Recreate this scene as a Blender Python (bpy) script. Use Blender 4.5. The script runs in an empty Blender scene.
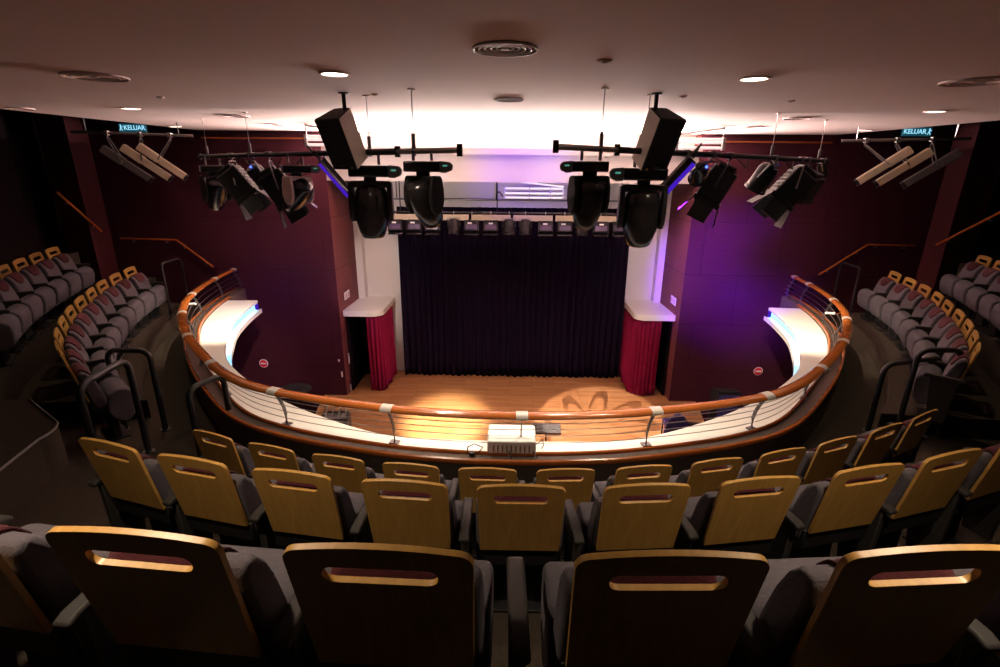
import bpy, bmesh, math, random
from math import sin, cos, pi, radians, sqrt, atan2, hypot
from mathutils import Vector, Matrix, Euler
from mathutils.geometry import tessellate_polygon
random.seed(7)
sc = bpy.context.scene
C = sc.collection
LIFT = 5.15           # everything is laid out from eye level, then lifted so the stage floor is z = 0

# ------------------------------------------------------------------ materials
def mat(name, col, rough=0.6, metal=0.0, noise=0.0, nscale=20.0, bump=0.0, spec=None, coat=0.0, emit=None, estr=0.0, sheen=0.0):
    m = bpy.data.materials.new(name); m.use_nodes = True
    nt = m.node_tree; b = nt.nodes['Principled BSDF']
    b.inputs['Base Color'].default_value = (*col, 1)
    b.inputs['Roughness'].default_value = rough
    b.inputs['Metallic'].default_value = metal
    if spec is not None: b.inputs['Specular IOR Level'].default_value = spec
    if coat: b.inputs['Coat Weight'].default_value = coat
    if sheen: b.inputs['Sheen Weight'].default_value = sheen
    if emit:
        b.inputs['Emission Color'].default_value = (*emit, 1)
        b.inputs['Emission Strength'].default_value = estr
    if noise or bump:
        tc = nt.nodes.new('ShaderNodeTexCoord'); n = nt.nodes.new('ShaderNodeTexNoise')
        n.inputs['Scale'].default_value = nscale; n.inputs['Detail'].default_value = 4
        nt.links.new(tc.outputs['Object'], n.inputs['Vector'])
        if noise:
            r = nt.nodes.new('ShaderNodeMapRange')
            r.inputs['To Min'].default_value = 1 - noise; r.inputs['To Max'].default_value = 1 + noise
            nt.links.new(n.outputs['Fac'], r.inputs['Value'])
            mx = nt.nodes.new('ShaderNodeVectorMath'); mx.operation = 'SCALE'
            mx.inputs[0].default_value = col
            nt.links.new(r.outputs['Result'], mx.inputs['Scale'])
            nt.links.new(mx.outputs['Vector'], b.inputs['Base Color'])
        if bump:
            bp = nt.nodes.new('ShaderNodeBump'); bp.inputs['Strength'].default_value = bump; bp.inputs['Distance'].default_value = 0.01
            nt.links.new(n.outputs['Fac'], bp.inputs['Height']); nt.links.new(bp.outputs['Normal'], b.inputs['Normal'])
    return m

def wood(name, c1, c2, scale=(1, 12, 12), rough=0.35, coat=0.2):
    m = bpy.data.materials.new(name); m.use_nodes = True
    nt = m.node_tree; b = nt.nodes['Principled BSDF']
    tc = nt.nodes.new('ShaderNodeTexCoord'); mp = nt.nodes.new('ShaderNodeMapping')
    mp.inputs['Scale'].default_value = scale
    n = nt.nodes.new('ShaderNodeTexNoise'); n.inputs['Scale'].default_value = 4; n.inputs['Detail'].default_value = 6; n.inputs['Distortion'].default_value = 0.6
    cr = nt.nodes.new('ShaderNodeValToRGB')
    cr.color_ramp.elements[0].position = 0.3; cr.color_ramp.elements[0].color = (*c1, 1)
    cr.color_ramp.elements[1].position = 0.7; cr.color_ramp.elements[1].color = (*c2, 1)
    nt.links.new(tc.outputs['Object'], mp.inputs['Vector']); nt.links.new(mp.outputs['Vector'], n.inputs['Vector'])
    nt.links.new(n.outputs['Fac'], cr.inputs['Fac']); nt.links.new(cr.outputs['Color'], b.inputs['Base Color'])
    b.inputs['Roughness'].default_value = rough; b.inputs['Coat Weight'].default_value = coat
    return m

def brick_mat(name, c1, c2, mortar, scale, bw, rh, ms, rough, coat=0.0, bump=0.0, axes=None, spec=.12):
    m = bpy.data.materials.new(name); m.use_nodes = True
    nt = m.node_tree; b = nt.nodes['Principled BSDF']
    tc = nt.nodes.new('ShaderNodeTexCoord'); br = nt.nodes.new('ShaderNodeTexBrick')
    br.inputs['Color1'].default_value = (*c1, 1); br.inputs['Color2'].default_value = (*c2, 1); br.inputs['Mortar'].default_value = (*mortar, 1)
    br.inputs['Scale'].default_value = scale; br.inputs['Brick Width'].default_value = bw; br.inputs['Row Height'].default_value = rh
    br.inputs['Mortar Size'].default_value = ms; br.inputs['Mortar Smooth'].default_value = 0.2
    src = tc.outputs['Object']
    if axes:
        sp = nt.nodes.new('ShaderNodeSeparateXYZ'); cb = nt.nodes.new('ShaderNodeCombineXYZ')
        nt.links.new(src, sp.inputs[0])
        for i, a in enumerate(axes): nt.links.new(sp.outputs[a], cb.inputs[i])
        src = cb.outputs[0]
    nt.links.new(src, br.inputs['Vector'])
    n = nt.nodes.new('ShaderNodeTexNoise'); n.inputs['Scale'].default_value = 3; n.inputs['Detail'].default_value = 5
    mp = nt.nodes.new('ShaderNodeMapping'); mp.inputs['Scale'].default_value = (1, 14, 14)
    nt.links.new(src, mp.inputs['Vector']); nt.links.new(mp.outputs['Vector'], n.inputs['Vector'])
    r = nt.nodes.new('ShaderNodeMapRange'); r.inputs['To Min'].default_value = 0.75; r.inputs['To Max'].default_value = 1.25
    nt.links.new(n.outputs['Fac'], r.inputs['Value'])
    mx = nt.nodes.new('ShaderNodeVectorMath'); mx.operation = 'SCALE'
    nt.links.new(br.outputs['Color'], mx.inputs[0]); nt.links.new(r.outputs['Result'], mx.inputs['Scale'])
    nt.links.new(mx.outputs['Vector'], b.inputs['Base Color'])
    b.inputs['Roughness'].default_value = rough; b.inputs['Coat Weight'].default_value = coat; b.inputs['Specular IOR Level'].default_value = spec
    if bump:
        bp = nt.nodes.new('ShaderNodeBump'); bp.inputs['Strength'].default_value = bump; bp.invert = True
        nt.links.new(br.outputs['Fac'], bp.inputs['Height']); nt.links.new(bp.outputs['Normal'], b.inputs['Normal'])
    return m

def glow(name, col, s):
    m = bpy.data.materials.new(name); m.use_nodes = True
    nt = m.node_tree; nt.nodes.clear()
    e = nt.nodes.new('ShaderNodeEmission'); o = nt.nodes.new('ShaderNodeOutputMaterial')
    e.inputs['Color'].default_value = (*col, 1); e.inputs['Strength'].default_value = s
    nt.links.new(e.outputs[0], o.inputs[0]); return m

M = dict(
    ceiling=mat('ceiling_paint', (.62, .46, .44), .9, noise=.06, nscale=1.5),
    cream=mat('cream_paint', (.74, .66, .62), .8, noise=.03, nscale=2),
    ledge=mat('white_laminate', (.86, .82, .76), .35, noise=.02, nscale=3),
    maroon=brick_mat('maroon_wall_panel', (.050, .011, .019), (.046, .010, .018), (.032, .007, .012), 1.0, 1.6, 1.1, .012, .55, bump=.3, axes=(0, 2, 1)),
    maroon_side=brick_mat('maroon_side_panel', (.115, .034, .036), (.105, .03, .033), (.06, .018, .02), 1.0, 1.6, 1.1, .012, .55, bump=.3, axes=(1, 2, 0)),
    black_wall=mat('black_wall', (.008, .005, .006), .9, spec=0, noise=.1),
    column=mat('red_column', (.028, .004, .006), .7, spec=0.1, noise=.1),
    carpet=mat('dark_carpet', (.034, .026, .020), .95, spec=0, noise=.35, nscale=60, bump=.3),
    parapet=mat('parapet_band', (.075, .055, .045), .6, spec=0.15, noise=.15, nscale=30),
    planks=brick_mat('stage_planks', (.47, .235, .10), (.34, .15, .058), (.15, .062, .028), 1.0, 1.1, .085, .004, .36, coat=.05, spec=.4),
    pit=mat('pit_floor', (.012, .008, .009), .8, spec=0.05, noise=.2),
    railwood=wood('varnished_rail_wood', (.34, .088, .017), (.40, .112, .021), (2, 2, 2), .25, .5),
    ply=wood('plywood', (.43, .225, .052), (.55, .30, .075), (14, 1.5, 1.5), .38, .25),
    fabric=mat('grey_fabric', (.088, .076, .088), .95, spec=0.05, noise=.2, nscale=120, bump=.25, sheen=.05),
    maroonfab=mat('maroon_fabric', (.062, .016, .020), .95, spec=0.05, noise=.2, nscale=120, bump=.25, sheen=.05),
    armgrey=mat('armrest_rubber', (.027, .023, .021), .6, spec=0.2, noise=.1),
    lampblack=mat('matt_black_lamp', (.006, .005, .006), .7, spec=.08),
    black=mat('black_plastic', (.010, .009, .010), .5, spec=.3, noise=.1),
    blackgloss=mat('glossy_black_shell', (.014, .012, .014), .22, noise=.05),
    blackmetal=mat('black_powder_coat', (.006, .006, .006), .45, noise=.1),
    steel=mat('brushed_steel', (.50, .47, .46), .3, 1.0, noise=.08, nscale=40),
    dsteel=mat('grey_steel', (.20, .19, .19), .4, 1.0, noise=.1),
    satin=mat('satin_metal', (.62, .58, .54), .35, .35, noise=.05),
    chrome=mat('chrome', (.75, .73, .70), .15, 1.0, noise=.03),
    white=mat('white_plastic', (.80, .78, .75), .4, noise=.02),
    beige=mat('lit_spot_beige', (.74, .62, .44), .5, noise=.05),  # body colour of the profile spotlights, paints their lit tops
    grille=mat('speaker_grille', (.010, .009, .009), .6, spec=0.15, noise=.5, nscale=300, bump=.5),
    spk_lit_side=mat('speaker_lit_side', (.75, .66, .54), .55, noise=.1),  # cream that imitates light falling on the speakers' sides
    black_curtain=mat('black_velvet', (.008, .005, .013), .95, spec=0, noise=.3, nscale=30),
    red_curtain=mat('crimson_velvet', (.15, .006, .034), .9, spec=0.05, noise=.15, nscale=30),
    red=mat('sign_red', (.60, .02, .03), .4, noise=.03),
    lens=mat('lens_glass', (.02, .02, .035), .05, noise=.02),
    bluecloth=mat('violet_fabric', (.040, .028, .11), .55, spec=0.2, noise=.3, nscale=40),
    casegrey=mat('case_grey', (.12, .11, .11), .5, noise=.1),
    downlight=glow('downlight_lens', (1, .88, .72), 9),
    led=glow('led_blue', (.16, .58, 1.0), 4),
    led2=glow('led_violet', (.10, .02, .8), .55),
    display=glow('green_display', (.2, .8, .6), .35),
    bluedot=glow('blue_indicator', (.06, .12, 1.0), 4),
    exitglow=glow('exit_letters', (.35, .78, 1.0), 1.0),
    exitback=mat('exit_panel', (.01, .05, .07), .3, emit=(.02, .22, .32), estr=.25),
    trunk=mat('beige_trunk', (.46, .36, .24), .5, noise=.05),
    tube=mat('fluorescent_tube', (.85, .80, .78), .3, emit=(1, .88, .82), estr=.7),
    lampglass=mat('frosted_lamp_glass', (.05, .035, .07), .15, noise=.1),
    cove=glow('cove_lamp', (1.0, .84, .76), 14),
)

# ------------------------------------------------------------------ mesh builder
class MB:
    def __init__(s): s.bm = bmesh.new()
    def _v(s, pts, T=None):
        return [s.bm.verts.new(T @ Vector(p) if T is not None else p) for p in pts]
    def _f(s, vs):
        try: return s.bm.faces.new(vs)
        except ValueError: return None
    def box(s, c, d, rot=None, taper=(1, 1), T=None):
        """box centred at c; taper scales the +z end"""
        x, y, z = d[0] / 2, d[1] / 2, d[2] / 2; tx, ty = taper
        P = [(-x, -y, -z), (x, -y, -z), (x, y, -z), (-x, y, -z), (-x * tx, -y * ty, z), (x * tx, -y * ty, z), (x * tx, y * ty, z), (-x * tx, y * ty, z)]
        R = Matrix.Translation(c) @ (Euler(rot).to_matrix().to_4x4() if rot else Matrix())
        if T is not None: R = T @ R
        v = s._v(P, R)
        for f in ((0, 3, 2, 1), (4, 5, 6, 7), (0, 1, 5, 4), (1, 2, 6, 5), (2, 3, 7, 6), (3, 0, 4, 7)): s._f([v[i] for i in f])
        return s
    def tube(s, pts, r, n=8, T=None, closed=False, squash=None, caps=True):
        """round (or squashed: (wide, thick)) bar along a polyline"""
        P = [T @ Vector(p) if T is not None else Vector(p) for p in pts]
        rings = []; N = len(P); up0 = None
        for i, p in enumerate(P):
            if closed: a, b = P[i - 1], P[(i + 1) % N]
            else: a, b = P[max(i - 1, 0)], P[min(i + 1, N - 1)]
            t = (b - a).normalized()
            if up0 is None:
                up0 = Vector((0, 0, 1)) if abs(t.z) < .9 else Vector((1, 0, 0))
            sd = t.cross(up0)
            if sd.length < 1e-4: sd = t.cross(Vector((1, 0, 0)))
            sd.normalize(); u = sd.cross(t).normalized()
            if squash is None: up0 = u
            w, h = squash if squash else (r, r)
            rings.append([s.bm.verts.new(p + sd * (w * cos(2 * pi * k / n)) + u * (h * sin(2 * pi * k / n))) for k in range(n)])
        M_ = N if closed else N - 1
        for i in range(M_):
            A, B = rings[i], rings[(i + 1) % N]
            for k in range(n): s._f([A[k], A[(k + 1) % n], B[(k + 1) % n], B[k]])
        if caps and not closed:
            s._f(rings[0][::-1]); s._f(rings[-1])
        return s
    def cyl(s, a, b, r, n=12, r2=None, T=None):
        a, b = Vector(a), Vector(b)
        if T is not None: a, b = T @ a, T @ b
        t = (b - a).normalized(); u = t.orthogonal().normalized(); w = t.cross(u)
        r2 = r if r2 is None else r2
        A = [s.bm.verts.new(a + (u * cos(2 * pi * k / n) + w * sin(2 * pi * k / n)) * r) for k in range(n)]
        B = [s.bm.verts.new(b + (u * cos(2 * pi * k / n) + w * sin(2 * pi * k / n)) * r2) for k in range(n)]
        for k in range(n): s._f([A[k], A[(k + 1) % n], B[(k + 1) % n], B[k]])
        s._f(A[::-1]); s._f(B); return s
    def lathe(s, prof, n=20, T=None, sx=1.0, sy=1.0):
        """prof: (r, z) list, round z axis"""
        rings = []
        for r, z in prof:
            P = [(r * sx * cos(2 * pi * k / n), r * sy * sin(2 * pi * k / n), z) for k in range(n)]
            rings.append(s._v(P, T))
        for A, B in zip(rings, rings[1:]):
            for k in range(n): s._f([A[k], A[(k + 1) % n], B[(k + 1) % n], B[k]])
        s._f(rings[0][::-1]); s._f(rings[-1]); return s
    def ring(s, r0, r1, z0, z1, n=32, T=None):
        P = [[(r * cos(2 * pi * k / n), r * sin(2 * pi * k / n), z) for k in range(n)] for r, z in ((r0, z0), (r1, z0), (r1, z1), (r0, z1))]
        R = [s._v(p, T) for p in P]
        for i in range(4):
            A, B = R[i], R[(i + 1) % 4]
            for k in range(n): s._f([A[k], A[(k + 1) % n], B[(k + 1) % n], B[k]])
        return s
    def prism(s, outline, a0, a1, axes='xyz', holes=(), T=None):
        """extrude a 2D outline (with holes) between a0 and a1; axes says which coordinate each of (u, v, extrude) is"""
        loops = [list(outline)] + [list(h) for h in holes]
        flat = [p for l in loops for p in l]
        tris = tessellate_polygon([[Vector((p[0], p[1], 0)) for p in l] for l in loops])
        def put(p, a):
            d = dict(zip(axes, (p[0], p[1], a))); return (d['x'], d['y'], d['z'])
        A = s._v([put(p, a0) for p in flat], T); B = s._v([put(p, a1) for p in flat], T)
        for t in tris:
            s._f([A[i] for i in t]); s._f([B[i] for i in reversed(t)])
        o = 0
        for l in loops:
            L = len(l)
            for i in range(L):
                j = (i + 1) % L; s._f([A[o + i], A[o + j], B[o + j], B[o + i]])
            o += L
        return s
    def sheet(s, grid, close_u=False):
        V = [s._v(r) for r in grid]
        for A, B in zip(V, V[1:]):
            for i in range(len(A) - 1): s._f([A[i], A[i + 1], B[i + 1], B[i]])
        return s
    def band(s, loops):
        """sweep: list of equal-length polylines, joined into a closed-section band with end caps"""
        V = [s._v(l) for l in loops]; n = len(V); m = len(V[0])
        for i in range(n):
            A, B = V[i], V[(i + 1) % n]
            for k in range(m - 1): s._f([A[k], A[k + 1], B[k + 1], B[k]])
        s._f([v[0] for v in V]); s._f([v[-1] for v in V][::-1]); return s
    def build(s, name, m, parent=None, bevel=0, segs=2, smooth=True, solid=0, angle=40, loc=None):
        bmesh.ops.recalc_face_normals(s.bm, faces=s.bm.faces)
        me = bpy.data.meshes.new(name); s.bm.to_mesh(me); s.bm.free()
        me.materials.append(M[m] if isinstance(m, str) else m)
        o = bpy.data.objects.new(name, me); C.objects.link(o)
        if parent: o.parent = parent
        if loc: o.location = loc
        if solid:
            md = o.modifiers.new('solid', 'SOLIDIFY'); md.thickness = solid; md.offset = 0
        if bevel:
            md = o.modifiers.new('bevel', 'BEVEL'); md.width = bevel; md.segments = segs; md.limit_method = 'ANGLE'; md.angle_limit = radians(35); md.harden_normals = False
        if smooth:
            for p in me.polygons: p.use_smooth = True
            try:
                me.set_sharp_from_angle(angle=radians(angle))
            except Exception: pass
        return o

def tag(o, label, cat, group=None, kind=None):
    o['label'] = label; o['category'] = cat
    if group: o['group'] = group
    if kind: o['kind'] = kind
    return o
def thing(name, loc, label, cat, rotz=0, group=None):
    o = bpy.data.objects.new(name, None); C.objects.link(o); o.empty_display_size = .1
    o.location = loc; o.rotation_euler = (0, 0, rotz)
    return tag(o, label, cat, group)
def struct(name, mb, m, label=None, cat=None, **k):
    o = mb.build(name, m, **k); o['kind'] = 'structure'
    o['label'] = label or name.replace('_', ' '); o['category'] = cat or name.split('_')[0]
    return o
def copy_tree(o, parent=None):
    c = o.copy(); C.objects.link(c)
    if parent: c.parent = parent
    for ch in list(o.children): copy_tree(ch, c)
    return c
ORD = ['first', 'second', 'third', 'fourth', 'fifth', 'sixth', 'seventh', 'eighth', 'ninth', 'tenth', 'eleventh', 'twelfth', 'thirteenth', 'fourteenth']
def aim(loc, d):
    """matrix whose local -z looks along d"""
    return Matrix.Translation(loc) @ Vector(d).to_track_quat('-Z', 'Y').to_matrix().to_4x4()

# ------------------------------------------------------------------ curves of the house
def spline(pts, n=12):
    P = [Vector(p) for p in pts]; out = []
    for i in range(len(P) - 1):
        p0 = P[i - 1] if i else P[0] * 2 - P[1]; p1, p2 = P[i], P[i + 1]
        p3 = P[i + 2] if i + 2 < len(P) else p2 * 2 - p1
        for k in range(n):
            t = k / n
            out.append(.5 * ((2 * p1) + (p2 - p0) * t + (2 * p0 - 5 * p1 + 4 * p2 - p3) * t * t + (3 * p1 - p0 - 3 * p2 + p3) * t ** 3))
    out.append(P[-1]); return out
def mirror(half): return [(-x, y) for x, y in reversed(half[1:])] + list(half)
def offset(c, d):
    """d > 0: away from the stage. Curves run from house left to house right."""
    out = []
    for i, p in enumerate(c):
        a, b = c[max(i - 1, 0)], c[min(i + 1, len(c) - 1)]
        t = (b - a).normalized(); out.append(p + Vector((t.y, -t.x)) * d)
    return out
def lift(c, z): return [(p.x, p.y, z) for p in c]
def arclen(c):
    L = [0]
    for a, b in zip(c, c[1:]): L.append(L[-1] + (b - a).length)
    return L
def at_len(c, L, s):
    for i in range(len(L) - 1):
        if L[i + 1] >= s or i == len(L) - 2:
            t = (s - L[i]) / max(L[i + 1] - L[i], 1e-6); p = c[i].lerp(c[i + 1], t)
            d = (c[i + 1] - c[i]).normalized(); return p, d

WALL_Y = 10.75
RAIL = [Vector(p) for p in spline(mirror([(0, 4.22), (.65, 4.25), (1.3, 4.35), (2.3, 4.62), (3.02, 5.0), (3.85, 5.82), (4.5, 6.6), (5.03, 7.4), (5.45, 8.25), (5.78, 9.4), (5.95, WALL_Y - .02)]), 8)]
LEDGE = [Vector(p) for p in spline(mirror([(0, 4.53), (.9, 4.56), (1.4, 4.66), (1.95, 4.92), (2.6, 5.32), (3.3, 5.88), (3.85, 6.45), (4.16, 6.91), (4.5, 7.6), (4.84, 8.5), (5.07, 9.7), (5.12, WALL_Y - .02)]), 8)]
# resample both to the same count so bands can join them
def resample(c, n):
    L = arclen(c); return [at_len(c, L, L[-1] * k / (n - 1))[0] for k in range(n)]
NR = 121
RAIL = resample(RAIL, NR); LEDGE = resample(LEDGE, NR)

CEIL = .585
FLOOR = -3.02; T2 = -2.385; T1 = -1.735; T0 = -1.12; SIDE = -2.78
STAGE = -5.15; PIT = -6.0

# ------------------------------------------------------------------ shell
struct('floor_stage', MB().prism([(-4.3, 12.4), (-4.3, 10.6), (-4.15, 9.6), (-3.6, 8.7), (-2.4, 8.0), (0, 7.7), (2.4, 8.0), (3.6, 8.7), (4.1, 9.5), (4.28, 10.6), (4.28, 12.4)], STAGE - .85, STAGE), 'planks', 'polished timber stage floor', 'floor')
struct('floor_pit', MB().box((0, 6, PIT - .05), (19, 18, .1)), 'pit', 'dark floor below the balcony', 'floor')

# tiers of the balcony: each slab starts at a curved front edge and runs back to the hall walls
def tier(name, edge, z, depth, label):
    pts = [(p.x, p.y) for p in edge]
    out = pts + [(9.3, pts[-1][1]), (9.3, -2.6), (-9.3, -2.6), (-9.3, pts[0][1])]
    return struct(name, MB().prism(out, z - depth, z), 'carpet', label, 'floor', smooth=False)
B2 = spline(mirror([(0, 2.62), (1, 2.70), (2, 2.92), (3, 3.32), (3.9, 3.75), (4.7, 4.15), (5.5, 4.95), (6.2, 5.8), (6.7, 6.7), (7.2, 7.7), (7.55, 8.9), (7.7, 10.7)]), 6)
B1 = spline(mirror([(0, 1.46), (1, 1.55), (2, 1.76), (3, 2.15), (4.2, 2.75), (5.5, 3.4), (6.8, 4.6), (7.8, 6.2), (8.4, 8), (8.7, 10.7)]), 6)
B0 = spline(mirror([(0, .28), (1, .40), (2, .75), (3.5, 1.4), (5, 2.3), (7, 3.6), (8.6, 5)]), 6)
def blend(side, front):
    L = arclen(RAIL); out = []
    A_, B_ = offset(RAIL, side), offset(RAIL, front)
    for i in range(len(RAIL)):
        d = abs(L[i] - L[-1] / 2); w_ = min(max((d - 1.2) / 4.5, 0), 1); w_ = w_ * w_ * (3 - 2 * w_)
        out.append(B_[i].lerp(A_[i], w_))
    return out
par_in = blend(-.15, -.01); par_out = blend(.03, .12)
ring = [(p.x, p.y) for p in par_in]
struct('floor', MB().prism(ring + [(9.3, WALL_Y), (9.3, 2.0), (-9.3, 2.0), (-9.3, WALL_Y)], FLOOR - .3, FLOOR), 'carpet', 'dark carpeted balcony floor', 'floor', smooth=False)
tier('floor_tier', B2, T2, .8, 'dark carpeted tier of the middle row')
tier('floor_tier_upper', B1, T1, 1.2, 'dark carpeted tier of the nearest row')
tier('floor_tier_top', B0, T0, 1.6, 'dark carpeted top tier')
# low platforms under the side blocks
S_R = [Vector(p) for p in spline([(7.22, 9.85), (7.0, 8.93), (6.84, 8.38), (6.63, 7.82), (6.33, 7.21), (6.06, 6.69), (5.75, 6.18), (5.47, 5.78), (5.19, 5.42), (4.75, 4.95), (4.25, 4.5)], 6)]
def side_platform(sgn, name):
    front = [p for p in S_R][:-8]
    inn = []
    for i, p in enumerate(front):
        a, b = front[max(i - 1, 0)], front[min(i + 1, len(front) - 1)]
        t = (b - a).normalized(); inn.append((sgn * (p.x + t.y * .66), p.y - t.x * .66))
    out = [(sgn * 9.2, front[-1].y), (sgn * 9.2, 10.2)]
    struct(name, MB().prism(inn + out, FLOOR - .05, SIDE), 'carpet', 'low carpeted platform under the %s seats' % ('right' if sgn > 0 else 'left'), 'floor', smooth=False)
side_platform(-1, 'floor_platform_left'); side_platform(1, 'floor_platform_right')

struct('ceiling', MB().box((0, 6.55, CEIL + .12), (12.5, 11.6, .24)), 'ceiling', 'pinkish plaster ceiling', 'ceiling', smooth=False)
struct('ceiling_rear', MB().box((0, -.95, CEIL + .12), (12.5, 3.4, .24)), 'black_wall', 'unseen rear ceiling made dark to cut bounced light', 'ceiling', smooth=False)  # out of view, coloured dark to keep bounce off the nearest seat backs
struct('ceiling_void', MB().box((0, 4.1, 1.35), (19, 14, .1)), 'black_wall', 'black void above the ceiling edge', 'ceiling')
XL, XR = -3.78, 3.68
def wall_front(name, x0, x1):
    struct(name, MB().box(((x0 + x1) / 2, WALL_Y + .1, (1.3 + PIT) / 2), (abs(x1 - x0), .2, 1.3 - PIT)), 'maroon', 'dark maroon panelled wall beside the stage', 'wall')
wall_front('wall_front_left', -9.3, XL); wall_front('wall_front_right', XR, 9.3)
BACK = 12.32
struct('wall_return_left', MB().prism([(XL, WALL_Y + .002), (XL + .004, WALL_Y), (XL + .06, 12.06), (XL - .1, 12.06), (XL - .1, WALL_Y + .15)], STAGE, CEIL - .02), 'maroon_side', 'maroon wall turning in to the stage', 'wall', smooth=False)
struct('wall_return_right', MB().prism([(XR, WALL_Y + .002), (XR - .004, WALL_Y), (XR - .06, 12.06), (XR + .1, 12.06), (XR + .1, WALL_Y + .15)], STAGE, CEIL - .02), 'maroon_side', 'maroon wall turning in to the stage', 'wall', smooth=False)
struct('wall_back', MB().box((0, BACK + .1, (CEIL + STAGE) / 2), (9, .2, CEIL - STAGE)), 'cream', 'pale wall behind the stage curtain', 'wall')
for sgn, nm in ((-1, 'left'), (1, 'right')):
    struct('wall_cheek_' + nm, MB().box((sgn * 3.66 - .05, 12.19, (CEIL + STAGE) / 2 - .01), (.3, .24, CEIL - STAGE - .02)), 'cream', 'pale wall end', 'wall')
    struct('wall_side_' + nm, MB().box((sgn * 9.35, 4, (1.35 + PIT) / 2), (.1, 14, 1.35 - PIT)), 'black_wall', 'black side wall', 'wall')
    struct('column_' + nm, MB().box((sgn * 8.55, 10.2, -1.2), (.55, .5, 5.1)), 'column', 'dark red column', 'column')
struct('wall_rear', MB().box((0, -2.6, (1.35 + PIT) / 2), (18.8, .1, 1.35 - PIT)), 'black_wall', 'black wall at the rear of the hall', 'wall')
# lighting cove over the stage: upstand, trough and header below it
struct('wall_header', MB().prism([(10.72, .17), (10.72, -.35), (11.1, -.35), (11.1, CEIL), (11.02, CEIL), (11.02, .17)], XL + .01, XR - .01, 'yzx'), 'cream', 'white header over the stage opening', 'wall', smooth=False)
struct('trim_1', MB().box(((XL + XR) / 2, 10.60, .232), (XR - XL - .02, .06, .125)).box(((XL + XR) / 2, 10.8, .175), (XR - XL - .02, .42, .02)), 'cream', 'upstand hiding the cove light', 'trim', smooth=False)
for sgn, nm, x0, x1 in ((-1, '2', -6.2, XL), (1, '3', XR, 6.2)):
    struct('trim_' + nm, MB().box(((x0 + x1) / 2, WALL_Y - .02, .445), (abs(x1 - x0), .04, .03)), 'railwood', 'thin wooden strip high on the maroon wall', 'trim')
cv = thing('cove_light', (0, 10.78, .19), 'long linear lamp hidden in the white cove over the stage', 'lamp')
MB().box((0, 0, .01), (7.0, .10, .03)).build('lamp_body', 'white', cv)
MB().box((0, -.02, .06), (6.9, .02, .06)).build('diffuser', 'cove', cv)

# ------------------------------------------------------------------ parapet, ledge and railing
PT = -2.62
struct('wall_parapet', MB().band([lift(par_out, FLOOR), lift(par_out, PT), lift(par_in, PT), lift(par_in, FLOOR)]), 'parapet', 'dark curved parapet of the balcony', 'wall')
struct('trim_4', MB().tube(lift(par_out, PT + .0), .03, 8, squash=(.022, .03)), 'railwood', 'outer wooden bead of the parapet', 'trim')
struct('trim_5', MB().tube(lift(par_in[5:-5], PT + .005), .03, 8, squash=(.018, .03)), 'railwood', 'inner wooden bead of the parapet', 'trim')
struct('wall_fascia', MB().band([lift(offset(RAIL, -.18)[6:-6], -2.91), lift(offset(LEDGE, .10)[6:-6], -2.91), lift(offset(RAIL, -.18)[6:-6], -3.3)]), 'black_wall', 'dark underside of the balcony front', 'wall')
lg = thing('curved_ledge', (0, 4.4, PT - .02), 'white curved ledge with a blue light strip inside the balcony railing', 'ledge')
def loc_off(l): return [(x, y - 4.4, z - (PT - .02)) for x, y, z in l]
inner_tr = blend(-.165, -.025)
Z0 = PT - .02
CUT = 6
def cutc(c): return c[CUT:-CUT]
def bnd(rows): return MB().band([loc_off(lift(cutc(c), z)) for c, z in rows])
bnd([(inner_tr, Z0), (LEDGE, Z0), (LEDGE, Z0 - .065), (inner_tr, Z0 - .065)]).build('ledge_top', 'ledge', lg, bevel=.018, segs=3)
low0, low1, low2 = offset(LEDGE, .10), offset(LEDGE, .0), offset(LEDGE, -.05)
bnd([(low0, Z0 - .20), (low1, Z0 - .20), (low2, Z0 - .175), (low2, Z0 - .26), (low0, Z0 - .26)]).build('lower_lip', 'ledge', lg, smooth=True)
bnd([(low0, Z0 - .20), (offset(LEDGE, .07), Z0 - .20), (offset(LEDGE, .07), Z0 - .066), (low0, Z0 - .066)]).build('light_strip', 'led', lg)
for sg, en in ((0, 6), (-1, 60)):
    p = cutc(offset(LEDGE, .04))[sg]
    MB().box((p.x, p.y - 4.4 - .01, -.13), (.05, .05, .11)).build('strip_end', 'led2', lg)
    l_ = bpy.data.lights.new('strip_end_lamp', 'SPOT'); l_.energy = en; l_.color = (.13, .02, 1.0); l_.spot_size = radians(165); l_.spot_blend = 1; l_.shadow_soft_size = .03
    o_ = bpy.data.objects.new('strip_end_lamp', l_); C.objects.link(o_); o_.matrix_world = Matrix.Translation((p.x, p.y + .06, Z0 - .13)) @ Vector((0, 1, .1)).to_track_quat('-Z', 'Y').to_matrix().to_4x4()
RZ = -2.2
rl = thing('balcony_railing', (0, 4.22, PT), 'varnished wooden handrail on curved steel posts along the balcony front', 'railing')
def ro(l): return [(x, y - 4.22, z - PT) for x, y, z in l]
MB().tube(ro(lift(RAIL, RZ)), .05, 12, squash=(.062, .034)).build('handrail', 'railwood', rl)
LR = arclen(RAIL); mid = LR[-1] / 2 + .12
posts = []
for k in range(-7, 8):
    s = mid + k * 1.27
    if .1 < s < LR[-1] - .1: posts.append(s)
posts = [.12] + posts + [LR[-1] - .12]
bow = [(0.0, RZ - .02), (-.045, RZ - .10), (-.085, RZ - .2), (-.105, RZ - .3), (-.10, PT)]
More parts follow.
